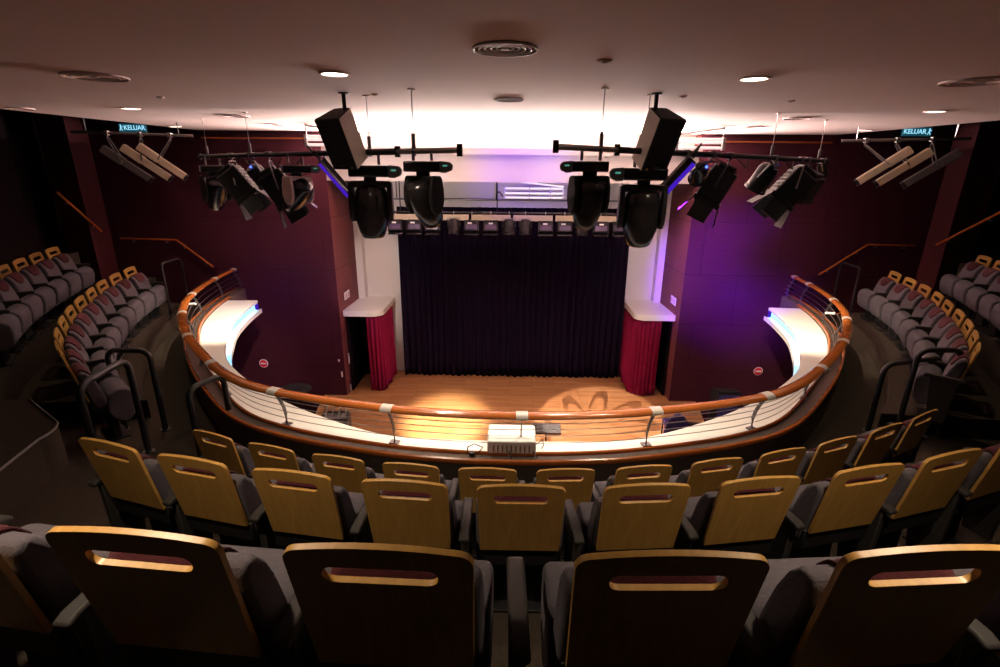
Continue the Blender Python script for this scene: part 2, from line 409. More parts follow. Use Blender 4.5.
for s in posts:
    p, d = at_len(RAIL, LR, s); nrm = Vector((d.y, -d.x))
    pts = [(p.x + nrm.x * o_, p.y + nrm.y * o_, z) for o_, z in bow]
    mb = MB().tube(ro(pts), .012, 6, squash=(.009, .02))
    q = pts[-1]; mb.box((q[0], q[1] - 4.22, 0.006), (.09, .07, .012), (0, 0, atan2(d.y, d.x)))
    ob = mb.build('post', 'dsteel', rl)
    a, b = p - d * .055, p + d * .055
    MB().tube(ro([(a.x, a.y, RZ), (b.x, b.y, RZ)]), .05, 12, squash=(.066, .038)).build('sleeve', 'satin', rl)
for o_, z in ((-.05, RZ - .11), (-.082, RZ - .19), (-.103, RZ - .27), (-.108, RZ - .35)):
    MB().tube(ro(lift(offset(RAIL, o_), z)), .0045, 5).build('wire', 'steel', rl)

# ------------------------------------------------------------------ theatre seats
def rrect(w, h, r, n=5, arch=0.0, wb=None):
    """outline with rounded top corners; bottom square-ish"""
    wb = wb or w; out = [(-wb / 2, 0), (wb / 2, 0)]
    for k in range(n + 1):
        a = k / n * pi / 2; out.append((w / 2 - r + r * cos(a), h - r + r * sin(a)))
    if arch:
        for k in range(1, 8):
            u = 1 - k / 4; x = u * (w / 2 - r); out.append((x, h + arch * (1 - u * u)))
    for k in range(n + 1):
        a = pi / 2 + k / n * pi / 2; out.append((-w / 2 + r + r * cos(a), h - r + r * sin(a)))
    return out
def stadium(cx, cy, w, h, n=8):
    r = h / 2; out = []
    for k in range(n + 1):
        a = -pi / 2 + pi * k / n; out.append((cx + w / 2 - r + r * cos(a), cy + r * sin(a)))
    for k in range(n + 1):
        a = pi / 2 + pi * k / n; out.append((cx - w / 2 + r + r * cos(a), cy + r * sin(a)))
    return out
TOP = .95; PITCH = .57
def make_seat():
    t = thing('theatre_seat', (0, 0, 0), 'x', 'seat')
    tilt = radians(11)
    # plywood shell, local: origin under the top edge, facing +y
    T = Matrix.Translation((0, .088, TOP - .455)) @ Matrix.Rotation(tilt, 4, 'X')
    MB().prism(rrect(.425, .445, .035, arch=.012, wb=.405), 0, .017, 'xzy', [stadium(0, .365, .265, .052)], T=T).build('back_panel', 'ply', t, bevel=.005, segs=2)
    # upholstered back
    prof = [(.064, .785), (.064, .75), (.130, .42), (.20, .40), (.235, .46), (.228, .55), (.195, .67), (.160, .755), (.130, .795), (.090, .812)]
    mb = MB(); mb.prism(prof, -.222, .222, 'yzx'); mb.build('backrest', 'fabric', t, bevel=.028, segs=3)
    # maroon head pad over the top and the upper front
    path = [(.062, .74), (.064, .792), (.092, .820), (.133, .802), (.165, .758), (.196, .678)]
    P = [Vector((0, a, b)) for a, b in path]; L = [0]
    for a, b in zip(P, P[1:]): L.append(L[-1] + (b - a).length)
    grid = []
    for i in range(11):
        u = -1 + 2 * i / 10; s1 = L[-1] * (1 - .30 * abs(u) ** 3.5); row = []
        for j in range(13):
            s = s1 * j / 12
            for k in range(len(L) - 1):
                if L[k + 1] >= s or k == len(L) - 2:
                    f = (s - L[k]) / (L[k + 1] - L[k]); q = P[k].lerp(P[k + 1], min(f, 1)); break
            row.append((u * .135, q.y, q.z))
        grid.append(row)
    MB().sheet(grid).build('head_pad', 'maroonfab', t, solid=.012)
    # cushion with a deep rolled front
    prof = [(.215, .34), (.222, .45), (.26, .53), (.33, .565), (.41, .555), (.46, .505), (.47, .41), (.445, .27), (.39, .205), (.31, .21), (.25, .26)]
    MB().prism(prof, -.232, .232, 'yzx').build('seat_cushion', 'fabric', t, bevel=.026, segs=3)
    MB().box((0, .145, .44), (.43, .08, .12)).box((0, .24, .34), (.44, .10, .05)).build('under_shell', 'black', t, bevel=.008)
    MB().box((0, .26, .15), (.30, .06, .27)).box((0, .26, .01), (.34, .2, .02)).build('pedestal', 'black', t, bevel=.004)
    return t
def make_arm():
    mb = MB().prism([(.09, .575), (.11, .05), (.27, .05), (.33, .45), (.34, .575)], -.02, .02, 'yzx')
    a = mb.build('arm_panel', 'armgrey', None, bevel=.008)
    pad = MB().prism([(.05, .565), (.045, .59), (.08, .602), (.37, .602), (.40, .585), (.39, .565)], -.027, .027, 'yzx').build('armrest', 'armgrey', None, bevel=.010, segs=3)
    a.parent = pad
    return pad
SEAT = make_seat(); ARM = make_arm()
# template kept aside, copied for every place, then removed
seat_parts = list(SEAT.children)
def place_seat(x, y, z, rz, label, group, last=False, ax=PITCH / 2):
    r = thing('theatre_seat', (x, y, z), label, 'seat', rz, group)
    for p in seat_parts:
        c = p.copy(); C.objects.link(c); c.parent = r
    for sx in ([-1, 1] if last else [-1]):
        a = ARM.copy(); C.objects.link(a); a.parent = r; a.location = (sx * (ax if sx < 0 else PITCH / 2), 0, 0)
        b = ARM.children[0].copy(); C.objects.link(b); b.parent = a
    return r
def parabola_row(y0, k, xs, z, fmt, group):
    n = len(xs)
    for i, x in enumerate(xs):
        y = y0 + k * x * x; rz = math.atan(2 * k * x)
        place_seat(x, y, z, rz, fmt % ORD[i], group, last=(i == n - 1), ax=(x - xs[i - 1]) / 2 if i else PITCH / 2)
parabola_row(.885, .045, [-1.47, -.855, -.285, .362, .95, 1.53], T1, 'dark plywood-backed grey seat, %s from the left in the nearest row', 'seats in the nearest row')
parabola_row(2.055, .066, [-2.18, -1.635, -1.075, -.50, .065, .672, 1.245, 1.855, 2.40, 2.97], T2, 'golden plywood-backed grey seat, %s from the left in the middle row', 'seats in the middle row')
parabola_row(3.16, .073, [-2.40, -1.845, -1.28, -.715, -.148, .42, 1.0, 1.575, 2.14, 2.67, 3.22, 3.74], FLOOR, 'plywood-backed grey seat, %s from the left in the front row by the railing', 'seats in the front row by the railing')
def side_row(curve, s0, n, z, sgn, fmt, group, pitch=PITCH + .005):
    L = arclen(curve)
    for i in range(n):
        p, d = at_len(curve, L, s0 + i * pitch)
        # curve runs wall -> aisle on the right hand side; face the hall centre
        nx, ny = d.y, -d.x                     # right of travel direction = towards the house centre
        f = Vector((nx, ny)) if nx < 0 else Vector((-nx, -ny))
        rz = atan2(f.y, f.x) - pi / 2
        x = p.x
        if sgn < 0: x = -x; rz = -rz
        last = (i == 0) if sgn < 0 else (i == n - 1)
        r = place_seat(x, p.y, z, rz, fmt % ORD[i], group, last=last)
S_UP = [Vector(p) for p in spline([(8.35, 9.5), (8.15, 8.8), (7.85, 8.05), (7.45, 7.2), (7.0, 6.4), (6.45, 5.6), (5.8, 4.85), (5.0, 4.2), (4.5, 3.9)], 6)]
S_L = [Vector((p.x * .985, p.y - .12)) for p in S_R]
S_UPL = [Vector((p.x * .975, p.y - .25)) for p in S_UP]
side_row(S_L, .78, 10, SIDE, -1, 'grey seat with maroon head pad, %s from the wall in the left lower side row', 'seats in the left lower side row')
side_row(S_R, .40, 9, SIDE, 1, 'grey seat with maroon head pad, %s from the wall in the right lower side row', 'seats in the right lower side row')
side_row(S_UPL, .62, 7, T2, -1, 'grey seat with maroon head pad, %s from the wall in the left upper side row', 'seats in the left upper side row')
side_row(S_UP, .55, 8, T2, 1, 'grey seat with maroon head pad, %s from the wall in the right upper side row', 'seats in the right upper side row')
for o in seat_parts + [SEAT] + list(ARM.children) + [ARM]: bpy.data.objects.remove(o, do_unlink=True)

# ------------------------------------------------------------------ aisle steps, guard rails, handrails
def step(name, pts, z0, z1, label):
    o = struct(name, MB().prism(pts, z0, z1), 'carpet', label, 'step', smooth=False)
    return o
step('floor_step_lower', [(-3.0, 3.3), (-3.15, 4.15), (-4.35, 4.55), (-4.6, 3.9)], FLOOR, -2.80, 'lower carpeted aisle step on the left')
step('floor_step_lower_right', [(4.0, 3.5), (4.15, 4.25), (4.75, 4.55), (5.1, 3.9)], FLOOR, -2.80, 'lower carpeted aisle step on the right')
def rstep(sgn, nm):
    # half step up to the nearest tier, rounded corner with a metal nosing
    base = [(-5.2, 2.9), (-5.2, 4.0), (-4.3, 4.05)]
    for k in range(7):
        a = radians(52 - k * 10.5); base.append((-3.88 + .29 * cos(a), 3.42 + .29 * sin(a)))
    edge = base[2:] + [(-3.46, 2.78)]
    pts = base + [(-3.46, 2.78), (-4.3, 2.7)]
    pts = [(x * -sgn, y) for x, y in pts]; edge = [(x * -sgn, y, -2.03) for x, y in edge]
    o = step('floor_step_' + nm, pts, T2, -2.04, 'rounded carpeted aisle step with metal nosing, %s' % nm)
    n = MB().tube(edge, .009, 6).build('nosing', 'casegrey', o)
rstep(-1, 'left')

def guardrail(name, a, b, z0, ztop, label, za=None):
    t = thing(name, (a[0], a[1], z0), label, 'guard rail', 0, 'black tube guard rails at the aisles')
    A = Vector((0, 0, 0)); B = Vector((b[0] - a[0], b[1] - a[1], 0)); h = ztop - z0; d = B.normalized(); r = .11
    pts = [A, Vector((0, 0, h - r))]
    for k in range(1, 6):
        q = k / 5 * pi / 2; pts.append(Vector((0, 0, h - r)) + d * (r - r * cos(q)) + Vector((0, 0, r * sin(q))))
    for k in range(0, 6):
        q = k / 5 * pi / 2; pts.append(B + Vector((0, 0, h - r)) - d * (r - r * sin(q)) + Vector((0, 0, r * cos(q))))
    pts.append(B)
    MB().tube(pts, .030, 12).build('tube', 'blackmetal', t)
    for q in (A, B): MB().cyl(q, q + Vector((0, 0, .012)), .055, 16).build('floor_plate', 'dsteel', t)
    return t
guardrail('guard_rail', (-3.27, 4.66), (-3.12, 5.05), FLOOR, -2.2, 'short black tube guard rail at the left end of the front row')
guardrail('guard_rail', (-3.6, 3.81), (-3.64, 4.44), -2.80, -1.79, 'tallest black tube guard rail behind the left front row end')
guardrail('guard_rail', (-4.53, 5.26), (-4.06, 5.28), FLOOR, -2.02, 'black tube guard rail against the last seat of the left side row')
guardrail('guard_rail', (4.32, 5.56), (5.18, 5.84), FLOOR, -2.16, 'black tube guard rail nearer the balcony railing at the right aisle')
guardrail('guard_rail', (4.56, 5.44), (5.06, 5.46), FLOOR, -1.93, 'black tube guard rail against the right side row seats')
def wall_rail(name, pts, label, off):
    p0 = pts[0]; t = thing(name, p0, label, 'handrail', 0, 'wooden handrails on the hall walls')
    L = [(x - p0[0], y - p0[1], z - p0[2]) for x, y, z in pts]
    MB().tube(L, .022, 8).build('rail', 'railwood', t)
    for a, b in zip(L, L[1:]):
        for f in (.2, .8):
            q = Vector(a).lerp(Vector(b), f)
            MB().tube([q, q + Vector((0, 0, -.06)), q + Vector((off[0], off[1], -.06))], .008, 6).build('bracket', 'dsteel', t)
wall_rail('wall_handrail', [(-8.25, 10.66, -1.56), (-7.06, 10.66, -1.58), (-6.38, 10.66, -2.14)], 'wooden handrail bending down the maroon wall left of the railing', (0, .08))
wall_rail('wall_handrail', [(8.25, 10.66, -1.52), (7.29, 10.66, -1.51), (6.43, 10.66, -2.15)], 'wooden handrail bending down the maroon wall right of the railing', (0, .08))
wall_rail('wall_handrail', [(-8.22, 9.35, -.55), (-8.22, 10.15, -1.35)], 'short wooden handrail on the left dark column', (-.06, 0))
wall_rail('wall_handrail', [(8.22, 8.9, -.65), (8.22, 10.1, -1.42)], 'short wooden handrail on the right dark column', (.06, 0))
def post_rail(x, y, sgn, label):
    t = thing('end_rail', (x, y, SIDE), label, 'guard rail', 0, 'black end rails of the side rows')
    MB().tube([(0, 0, 0), (0, 0, .9), (0, -.03, .96), (0, -.08, .985), (0, -.5, .985), (0, -.56, .96), (0, -.58, .9), (0, -.58, 0)], .02, 8).build('tube', 'blackmetal', t)
    MB().cyl((0, 0, 0), (0, 0, .012), .05, 14).cyl((0, -.58, 0), (0, -.58, .012), .05, 14).build('floor_plate', 'dsteel', t)
post_rail(-6.45, 9.75, -1, 'black end rail at the wall end of the left side row')
post_rail(6.55, 10.2, 1, 'black end rail at the wall end of the right side row')

# ------------------------------------------------------------------ stage dressing
def curtain(path, z0, z1, amp, per, seed, hem=.0, top_amp=.6):
    rnd = random.Random(seed); c = [Vector(p) for p in path]; L = arclen(c); tot = L[-1]
    n = int(tot / per * 10); ph = 0; offs = []; phs = []
    for i in range(n + 1):
        ph += 2 * pi / 10 * rnd.uniform(.65, 1.35); phs.append(ph)
    a = [amp * rnd.uniform(.6, 1.2) for _ in range(n + 1)]
    grid = []
    for j in range(15):
        v = j / 14; z = z1 + (z0 - z1) * v; row = []
        for i in range(n + 1):
            p, d = at_len(c, L, tot * i / n); nr = Vector((d.y, -d.x))
            o_ = sin(phs[i] + .3 * sin(v * 3 + i * .07)) * a[i] * (top_amp + (1 - top_amp) * v) + .02 * sin(i * .13 + v * 2)
            zz = z + (hem * sin(phs[i] * .21) * v ** 6 if hem else 0)
            row.append((p.x + nr.x * o_, p.y + nr.y * o_, zz))
        grid.append(row)
    return MB().sheet(grid)
tag(curtain([(-2.66, 12.02), (0, 12.0), (2.74, 12.02)], STAGE + .02, -.95, .055, .155, 3, .012).build('stage_curtain', 'black_curtain', None, solid=.01), 'tall black pleated curtain closing the back of the stage', 'curtain')
CZ = -3.16
def counter(sgn, xw, label, lab2, sw_label):
    # rounded slab fixed to the return wall, with a velvet drape under its free edges
    y0, y1, w, r = 10.93, BACK - .0, .88, .26
    o = [(0, y0), (0, y1), (w, y1)]
    for k in range(9):
        a = k / 8 * pi / 2; o.append((w - r + r * cos(a), y0 + r - r * sin(a)))
    o = [(xw - sgn * u, v) for u, v in o]
    MBc = MB().prism([(x - xw, y - y0) for x, y in o], -.13, 0)
    t = MBc.build('wing_counter', 'ledge', None, bevel=.012); t.location = (xw, y0, CZ); tag(t, label, 'counter')
    p = [(w - .05, y1 - .12), (w - .05, y0 + r + .1)]
    for k in range(7):
        a = k / 6 * pi / 2; p.append((w - r + (r - .05) * cos(a), y0 + r - (r - .05) * sin(a)))
    end = .50 if sgn < 0 else .27
    p.append((end, y0 + .05))
    path = spline([(xw - sgn * u, v) for u, v in p], 5)
    c_ = curtain(path, STAGE + .03, CZ - .125, .028, .10, 11 + sgn).build('wing_drape', 'red_curtain', None, solid=.008)
    tag(c_, lab2, 'curtain')
counter(-1, XL + .02, 'cream rounded counter on the left of the stage', 'crimson drape hanging under the left counter', '')
counter(1, XR - .02, 'cream rounded counter on the right of the stage', 'crimson drape hanging under the right counter', '')
for sgn, xw, nm in ((-1, XL, 'left'), (1, XR, 'right')):
    struct('door_' + ('1' if sgn < 0 else '2'), MB().box((xw - sgn * .06, 11.58, (STAGE + CZ - .14) / 2), (.04, 1.1, CZ - .14 - STAGE)).box((xw - sgn * .36, 12.04, (STAGE + CZ - .14) / 2), (.66, .03, CZ - .14 - STAGE)), 'black_wall', 'black wing opening under the %s counter' % nm, 'door')
def socket(x, y, sgn, label):
    t = thing('wall_socket', (x, y, -2.86), label, 'socket', 0, 'white sockets above the counters')
    MB().box((0, 0, 0), (.02, .34, .17)).build('plate', 'white', t, bevel=.006)
    for dy in (-.085, .085):
        MB().box((-sgn * .012, dy, 0), (.012, .10, .10)).build('outlet', 'ceiling', t, bevel=.003)
socket(XL + .05, 11.22, -1, 'white double socket plate above the left counter')
socket(XR - .05, 11.12, 1, 'white double socket plate above the right counter')
def noentry(x, z, label):
    t = thing('no_entry_sign', (x, WALL_Y - .012, z), label, 'sign', 0, 'round no entry signs')
    R = Matrix.Rotation(pi / 2, 4, 'X')
    MB().cyl((0, 0, 0), (0, -.010, 0), .10, 32).build('border', 'white', t)
    MB().cyl((0, -.010, 0), (0, -.014, 0), .088, 32).build('disc', 'red', t)
    MB().box((0, -.016, 0), (.125, .006, .034)).build('bar', 'white', t)
noentry(-5.63, -4.38, 'red and white round sign low on the left maroon wall')
noentry(5.58, -4.37, 'red and white round sign low on the right violet-lit wall')
for i, (x, z, w, h) in enumerate(((-3.89, -4.28, .035, .05), (-3.85, -4.62, .035, .13))):
    t = MB().box((0, 0, 0), (w, .02, h)).box((0, -.012, h * .2), (w * .5, .01, h * .3)).build('switch_plate', 'white', None, bevel=.003)
    t.location = (x, WALL_Y - .012, z); tag(t, ('small white button low on the maroon wall corner', 'tall white switch plate nearest the stage floor on the maroon wall')[i], 'switch')
for i, (y, z, h) in enumerate(((11.0, -4.33, .26), (11.2, -4.62, .12), (11.1, -4.95, .12), (10.95, -5.05, .16))):
    t = MB().box((0, 0, 0), (.02, .05, h)).box((.012, 0, 0), (.012, .03, h * .4)).build('cable_clip', 'white', None, bevel=.003)
    t.location = (XL + .035, y, z); tag(t, 'white %s clip on the edge of the left stage opening' % ('long', 'upper small', 'middle small', 'lowest')[i], 'clip')

# stage lighting bar with thirteen lamps
def hook(mb, x, y, z, r=.03):
    mb.tube([(x, y - r, z - .10), (x, y - r, z), (x, y - r * .7, z + r * .8), (x, y, z + r * 1.1), (x, y + r * .8, z + r * .6)], .009, 6)
BY, BZ = 11.2, -1.0
lb = thing('stage_lighting_bar', (0, BY, BZ), 'black lighting pipe with beige cable trunking above the stage curtain', 'lighting bar')
MB().cyl((-2.75, 0, 0), (2.62, 0, 0), .024, 12).build('pipe', 'black', lb)
for k in range(6):
    MB().box((-2.25 + k * .9, -.03, -.10), (.84, .06, .12)).build('trunking', 'trunk', lb, bevel=.004)
for x in (-2.4, -.32, 2.3): MB().cyl((x, 0, 0), (x, 0, .65 if x != -.32 else .62), .012, 8).build('drop_rod', 'black', lb)
kinds = 'ffffpffppfffpff'
kinds = ['f', 'f', 'f', 'p', 'f', 'f', 'p', 'p', 'f', 'f', 'p', 'f', 'f']
lx = [-2.50, -2.09, -1.70, -1.25, -.86, -.45, -.06, .29, .72, 1.13, 1.49, 1.90, 2.30]
for i, (x, kd) in enumerate(zip(lx, kinds)):
    lab = ('black box floodlight, %s lamp from the left along the stage bar' if kd == 'f' else 'black barrel spotlight, %s lamp from the left along the stage bar') % ORD[i]
    t = thing('stage_floodlight' if kd == 'f' else 'barrel_spotlight', (x, BY - .06, BZ - .15), lab, 'stage lamp', 0, 'lamps on the stage lighting bar')
    mb = MB(); mb.tube([(0, .06 - .03, .05), (0, .06 - .03, .16), (0, .06 - .01, .18), (0, .06 + .03, .16)], .010, 6); mb.build('hook_clamp', 'steel', t)
    if kd == 'f':
        MB().prism([(-.10, 0), (.12, 0), (.14, -.24), (-.06, -.30), (-.14, -.20)], -.155, .155, 'yzx').build('housing', 'lampblack', t, bevel=.008)
        # camera-side window frame and a white strip painting the panel's highlight
        T = Matrix.Translation((0, -.122, -.11)) @ Matrix.Rotation(radians(-11), 4, 'X')
        MB().prism([(-.15, -.10), (.15, -.10), (.15, .085), (-.15, .085)], -.012, .012, 'xzy', [[(-.12, -.075), (.12, -.075), (.12, .03), (-.12, .03)]], T=T).build('frame', 'lampblack', t)
        MB().box((0, -.002, -.022), (.24, .008, .10), T=T).build('glass', 'lampglass', t)
        MB().box((random.uniform(-.04, .04), -.014, .055), (.09, .006, .03), T=T).build('highlight_strip', 'white', t)
        MB().box((0, -.10, -.275), (.30, .16, .012), (radians(18), 0, 0)).build('barn_door', 'lampblack', t)
    else:
        MB().lathe([(.03, .03), (.09, .02), (.115, -.02), (.12, -.20), (.128, -.205), (.128, -.24), (.12, -.245), (.12, -.30), (.10, -.30)], 20, Matrix.Rotation(radians(-6), 4, 'X')).build('barrel', 'lampblack', t)
        MB().tube([(-.135, 0, -.14), (-.135, .0, .04), (.135, .0, .04), (.135, 0, -.14)], .01, 6).build('yoke', 'dsteel', t)
up = thing('upper_pipe', (0, 11.35, -.74), 'thin bare pipe above the stage lighting bar', 'pipe')
MB().cyl((-2.9, 0, 0), (2.9, 0, 0), .017, 10).build('pipe', 'dsteel', up)
for x in (-2.5, -.34, 2.45): MB().cyl((x, 0, 0), (x, 0, .42), .010, 8).build('hanger', 'black', up)
rk = thing('fluorescent_rack', (.46, 11.3, -.74), 'white rack of fluorescent tubes hung above the stage pipe', 'light rack')
for z in (.06, .15, .25): MB().cyl((-.62, -.06, z), (.62, -.06, z), .02, 10).build('tube', 'tube', rk)
MB().box((-.62, -.06, .16), (.035, .05, .24)).box((.62, -.06, .16), (.035, .05, .24)).box((-.1, -.06, .16), (.03, .05, .24)).box((.35, -.06, .16), (.03, .05, .24)).build('frame', 'white', rk)
MB().tube([(-.58, -.06, .42), (.62, -.06, .29)], .018, 8).build('tilted_tube', 'tube', rk)
MB().tube([(-.66, -.05, .08), (-.74, -.03, .18), (-.80, 0, .12), (-.80, 0, 0)], .014, 6).build('hook', 'black', rk)

def pct_rack(sgn, name, label):
    t = thing(name, (sgn * 3.0, 8.8, .30), label, 'light rack', 0, 'white tube racks beside the speakers')
    for z in (-.03, .05, .10): MB().cyl((-.36, 0, z), (.36, 0, z), .022, 10).build('tube', 'tube', t)
    for x in (-.37, .37): MB().box((x, 0, .03), (.04, .06, .20)).build('end_bracket', 'steel', t)
    MB().tube([(-sgn * .45, 0, .16), (sgn * .36, 0, .268)], .02, 8).build('upper_tube', 'white', t)
    MB().cyl((sgn * .36, 0, .10), (sgn * .36, 0, .285), .012, 8).build('hanger', 'dsteel', t)
pct_rack(-1, 'tube_rack', 'white fluorescent tube rack behind the left speaker')
pct_rack(1, 'tube_rack', 'white fluorescent tube rack behind the right speaker')

# things on and near the stage
pj = thing('projector', (.03, 4.33, PT + .002), 'white boxy projector with cables standing on the ledge at the centre', 'projector')
MB().box((0, .05, .085), (.46, .34, .13)).build('body', 'white', pj, bevel=.018, segs=3)
mb = MB()
for k in range(9): mb.box((-.17 + k * .042, -.122, .075), (.012, .006, .07))
mb.build('rear_vents', 'dsteel', pj)
for x in (-.18, .18):
    for y in (-.06, .16): MB().cyl((x, y, 0), (x, y, .022), .018, 10).build('foot', 'black', pj)
MB().tube([(.20, -.12, .05), (.24, -.17, .02), (.15, -.21, .012), (.0, -.2, .012), (-.02, -.16, .03), (-.02, -.12, .05)], .006, 6).build('cable', 'black', pj)
MB().tube([(.235, .0, .06), (.30, .02, .10), (.31, .03, .03), (.29, 0, .015)], .005, 6).build('side_cable', 'black', pj)
tc_ = thing('cable_clamp', (-.34, 4.20, PT + .002), 'small black cable clamp on the parapet beside the projector', 'clamp')
MB().box((0, 0, .02), (.05, .05, .04)).build('body', 'black', tc_, bevel=.004)
MB().tube([(.05, 0, .03), (.10, .02, .08), (.02, .03, .11), (-.04, .01, .09), (-.05, 0, .03)], .006, 6).build('loop', 'black', tc_)
ms = thing('music_stand', (.66, 7.98, STAGE), 'black music stand on the stage floor beyond the projector', 'music stand')
MB().cyl((0, 0, .30), (0, 0, .72), .014, 10).build('pole', 'black', ms)
for k in range(3):
    a = k * 2 * pi / 3 + .4; MB().tube([(0, 0, .32), (.26 * cos(a), .26 * sin(a), .01)], .011, 6).build('leg', 'black', ms)
T = Matrix.Translation((.0, -.02, .76)) @ Matrix.Rotation(radians(-55), 4, 'X')
MB().box((0, 0, 0), (.50, .015, .22), T=T).box((0, -.04, -.11), (.50, .07, .012), T=T).build('desk', 'blackmetal', ms, bevel=.004)
MB().cyl((0, -.01, .66), (0, -.01, .75), .022, 10).build('tilt_joint', 'black', ms)

ch = thing('stage_chair', (3.22, 8.85, STAGE), 'chair with arched violet back near the right stage edge', 'chair', radians(-8))
MB().prism([(-.24, 0), (.24, 0), (.225, .25), (.17, .42), (.08, .53), (0, .57), (-.08, .53), (-.17, .42), (-.225, .25)], -.03, .03, 'xzy', T=Matrix.Translation((0, -.1, .17)) @ Matrix.Rotation(radians(8), 4, 'X')).build('backrest', 'bluecloth', ch, bevel=.02, segs=3)
MB().box((.02, .15, .33), (.44, .40, .07)).build('seat', 'bluecloth', ch, bevel=.02)
for x in (-.18, .20):
    for y in (-.02, .36): MB().cyl((x, y, 0), (x, y, .30), .014, 8).build('leg', 'black', ch)
MB().box((.36, .1, .40), (.26, .10, .04)).cyl((.26, .1, .30), (.26, .1, .40), .014, 8).build('side_tablet', 'black', ch, bevel=.006)
gr = thing('microphone_case', (-3.50, 9.15, STAGE), 'open equipment case of upright chrome microphones on the left stage edge', 'case', radians(8))
MB().box((0, 0, .14), (.55, .40, .28)).build('case', 'casegrey', gr, bevel=.015)
MB().prism([(-.27, -.19), (.27, -.19), (.27, .19), (-.27, .19)], .28, .32, 'xyz', [[(-.24, -.16), (.24, -.16), (.24, .16), (-.24, .16)]]).build('rim', 'dsteel', gr)
for k in range(4):
    x = -.20 + k * .13
    MB().lathe([(.014, 0), (.018, .20), (.034, .25), (.038, .30), (.022, .34)], 10, Matrix.Translation((x, .02, .28)) @ Matrix.Rotation(radians(-20), 4, 'X') @ Matrix.Rotation(radians(12), 4, 'Y')).build('microphone', 'satin', gr)
MB().box((0.1, -.205, .18), (.10, .02, .05)).build('control_panel', 'black', gr)
MB().cyl((.1, -.214, .18), (.1, -.222, .18), .016, 10).build('indicator', 'bluedot', gr)
dt = thing('round_table', (-4.75, 10.2, PIT), 'small dark round table against the left maroon wall', 'table')
MB().lathe([(.0, 1.18), (.34, 1.18), (.36, 1.20), (.36, 1.22), (.34, 1.235), (0, 1.235)], 28).build('tabletop', 'black', dt)
MB().cyl((0, 0, .03), (0, 0, 1.18), .03, 12).build('column', 'black', dt); MB().lathe([(.26, 0), (.26, .02), (.06, .04)], 24).build('base', 'black', dt)
fm = thing('floor_monitor', (4.78, 10.4, PIT), 'dark blue speaker cabinet against the violet-lit right wall', 'speaker')
MB().prism([(-.2, 0), (.2, 0), (.2, 1.26), (-.2, 1.36)], -.24, .24, 'yzx').build('cabinet', 'black', fm, bevel=.01)
MB().box((0, -.206, .72), (.42, .012, 1.1)).build('grille', 'bluecloth', fm)

# clip lamps on the side posts
for sgn, (x, y), lab in ((-1, (-5.42, 8.0), 'small white arm lamp clipped to the left railing'), (1, (5.30, 8.0), 'small white arm lamp clipped to the right railing')):
    t = thing('clip_lamp', (x, y, RZ - .03), lab, 'lamp', 0 if sgn < 0 else pi, 'clip lamps on the railing')
    MB().tube([(0, 0, 0), (.06, 0, -.01), (.10, 0, -.005)], .012, 8).build('arm', 'chrome', t)
    MB().cyl((.10, 0, -.005), (.24, 0, 0), .022, 12, .018).build('head', 'white', t)

# ------------------------------------------------------------------ ceiling fittings
def downlight(x, y, r, label, power, lit=True):
    t = thing('downlight', (x, y, CEIL), label, 'downlight', 0, 'round recessed downlights')
    MB().ring(r * .86, r, -.012, .01, 36).build('rim', 'ceiling', t)
    MB().cyl((0, 0, -.004), (0, 0, .004), r * .86, 32).build('lens', 'downlight', t)
    l = bpy.data.lights.new('downlight_lamp', 'SPOT'); l.energy = power; l.color = (1, .80, .58); l.spot_size = radians(110); l.spot_blend = 1.0; l.shadow_soft_size = .06
    o = bpy.data.objects.new('downlight_lamp', l); C.objects.link(o); o.parent = t; o.location = (0, 0, -.03)
DLP = 170
downlight(-1.24, 3.88, .105, 'lit downlight left of the central ceiling diffuser', DLP)
downlight(1.68, 3.99, .105, 'lit downlight right of the central ceiling diffuser', DLP)
downlight(-4.49, 6.4, .105, 'lit downlight above the left side seats', DLP * .55)
downlight(4.59, 6.14, .105, 'lit downlight above the right side seats', DLP * .55)
downlight(-6.0, 9.6, .105, 'lit downlight at the far left ceiling edge', DLP * .4)
downlight(5.86, 9.27, .105, 'lit downlight at the far right ceiling edge', DLP * .4)
downlight(-1.35, 1.3, .105, 'lit downlight above the nearest row on the left', DLP * 1.08)
downlight(1.55, 1.3, .105, 'lit downlight above the nearest row on the right', DLP * 1.08)
def diffuser(x, y, r, label, n=5, m='ceiling'):
    t = thing('air_vent', (x, y, CEIL), label, 'air diffuser', 0, 'round ceiling air diffusers')
    for k in range(n):
        r1 = r * (1 - k / (n + .6)); MB().ring(r1 - r * .05, r1, -.014 + .002 * k, -.003, 40).build('ring', m, t)
    MB().cyl((0, 0, -.003), (0, 0, .002), r * .99, 36).build('backing', 'parapet' if n == 5 else m, t)
    MB().cyl((0, 0, -.012), (0, 0, -.004), r * .12, 20).build('hub', m, t)
diffuser(-.05, 3.05, .175, 'large round air diffuser at the centre of the ceiling', 5, 'white')
diffuser(-.05, 5.3, .14, 'smaller round air diffuser nearer the bright cove', 5, 'white')
diffuser(-3.06, 4.06, .21, 'dim round air diffuser in the left of the ceiling', 3)
diffuser(3.27, 4.07, .21, 'dim round air diffuser in the right of the ceiling', 3)
diffuser(-3.72, 7.35, .16, 'round air diffuser above the left lighting bar', 3)
diffuser(3.6, 7.1, .16, 'round air diffuser above the right lighting bar', 3)
diffuser(-3.9, 8.9, .16, 'farthest round air diffuser on the left near the wall', 3)
diffuser(3.75, 8.7, .16, 'farthest round air diffuser on the right near the wall', 3)
diffuser(-5.9, 6.5, .14, 'round air diffuser at the left ceiling edge', 3)
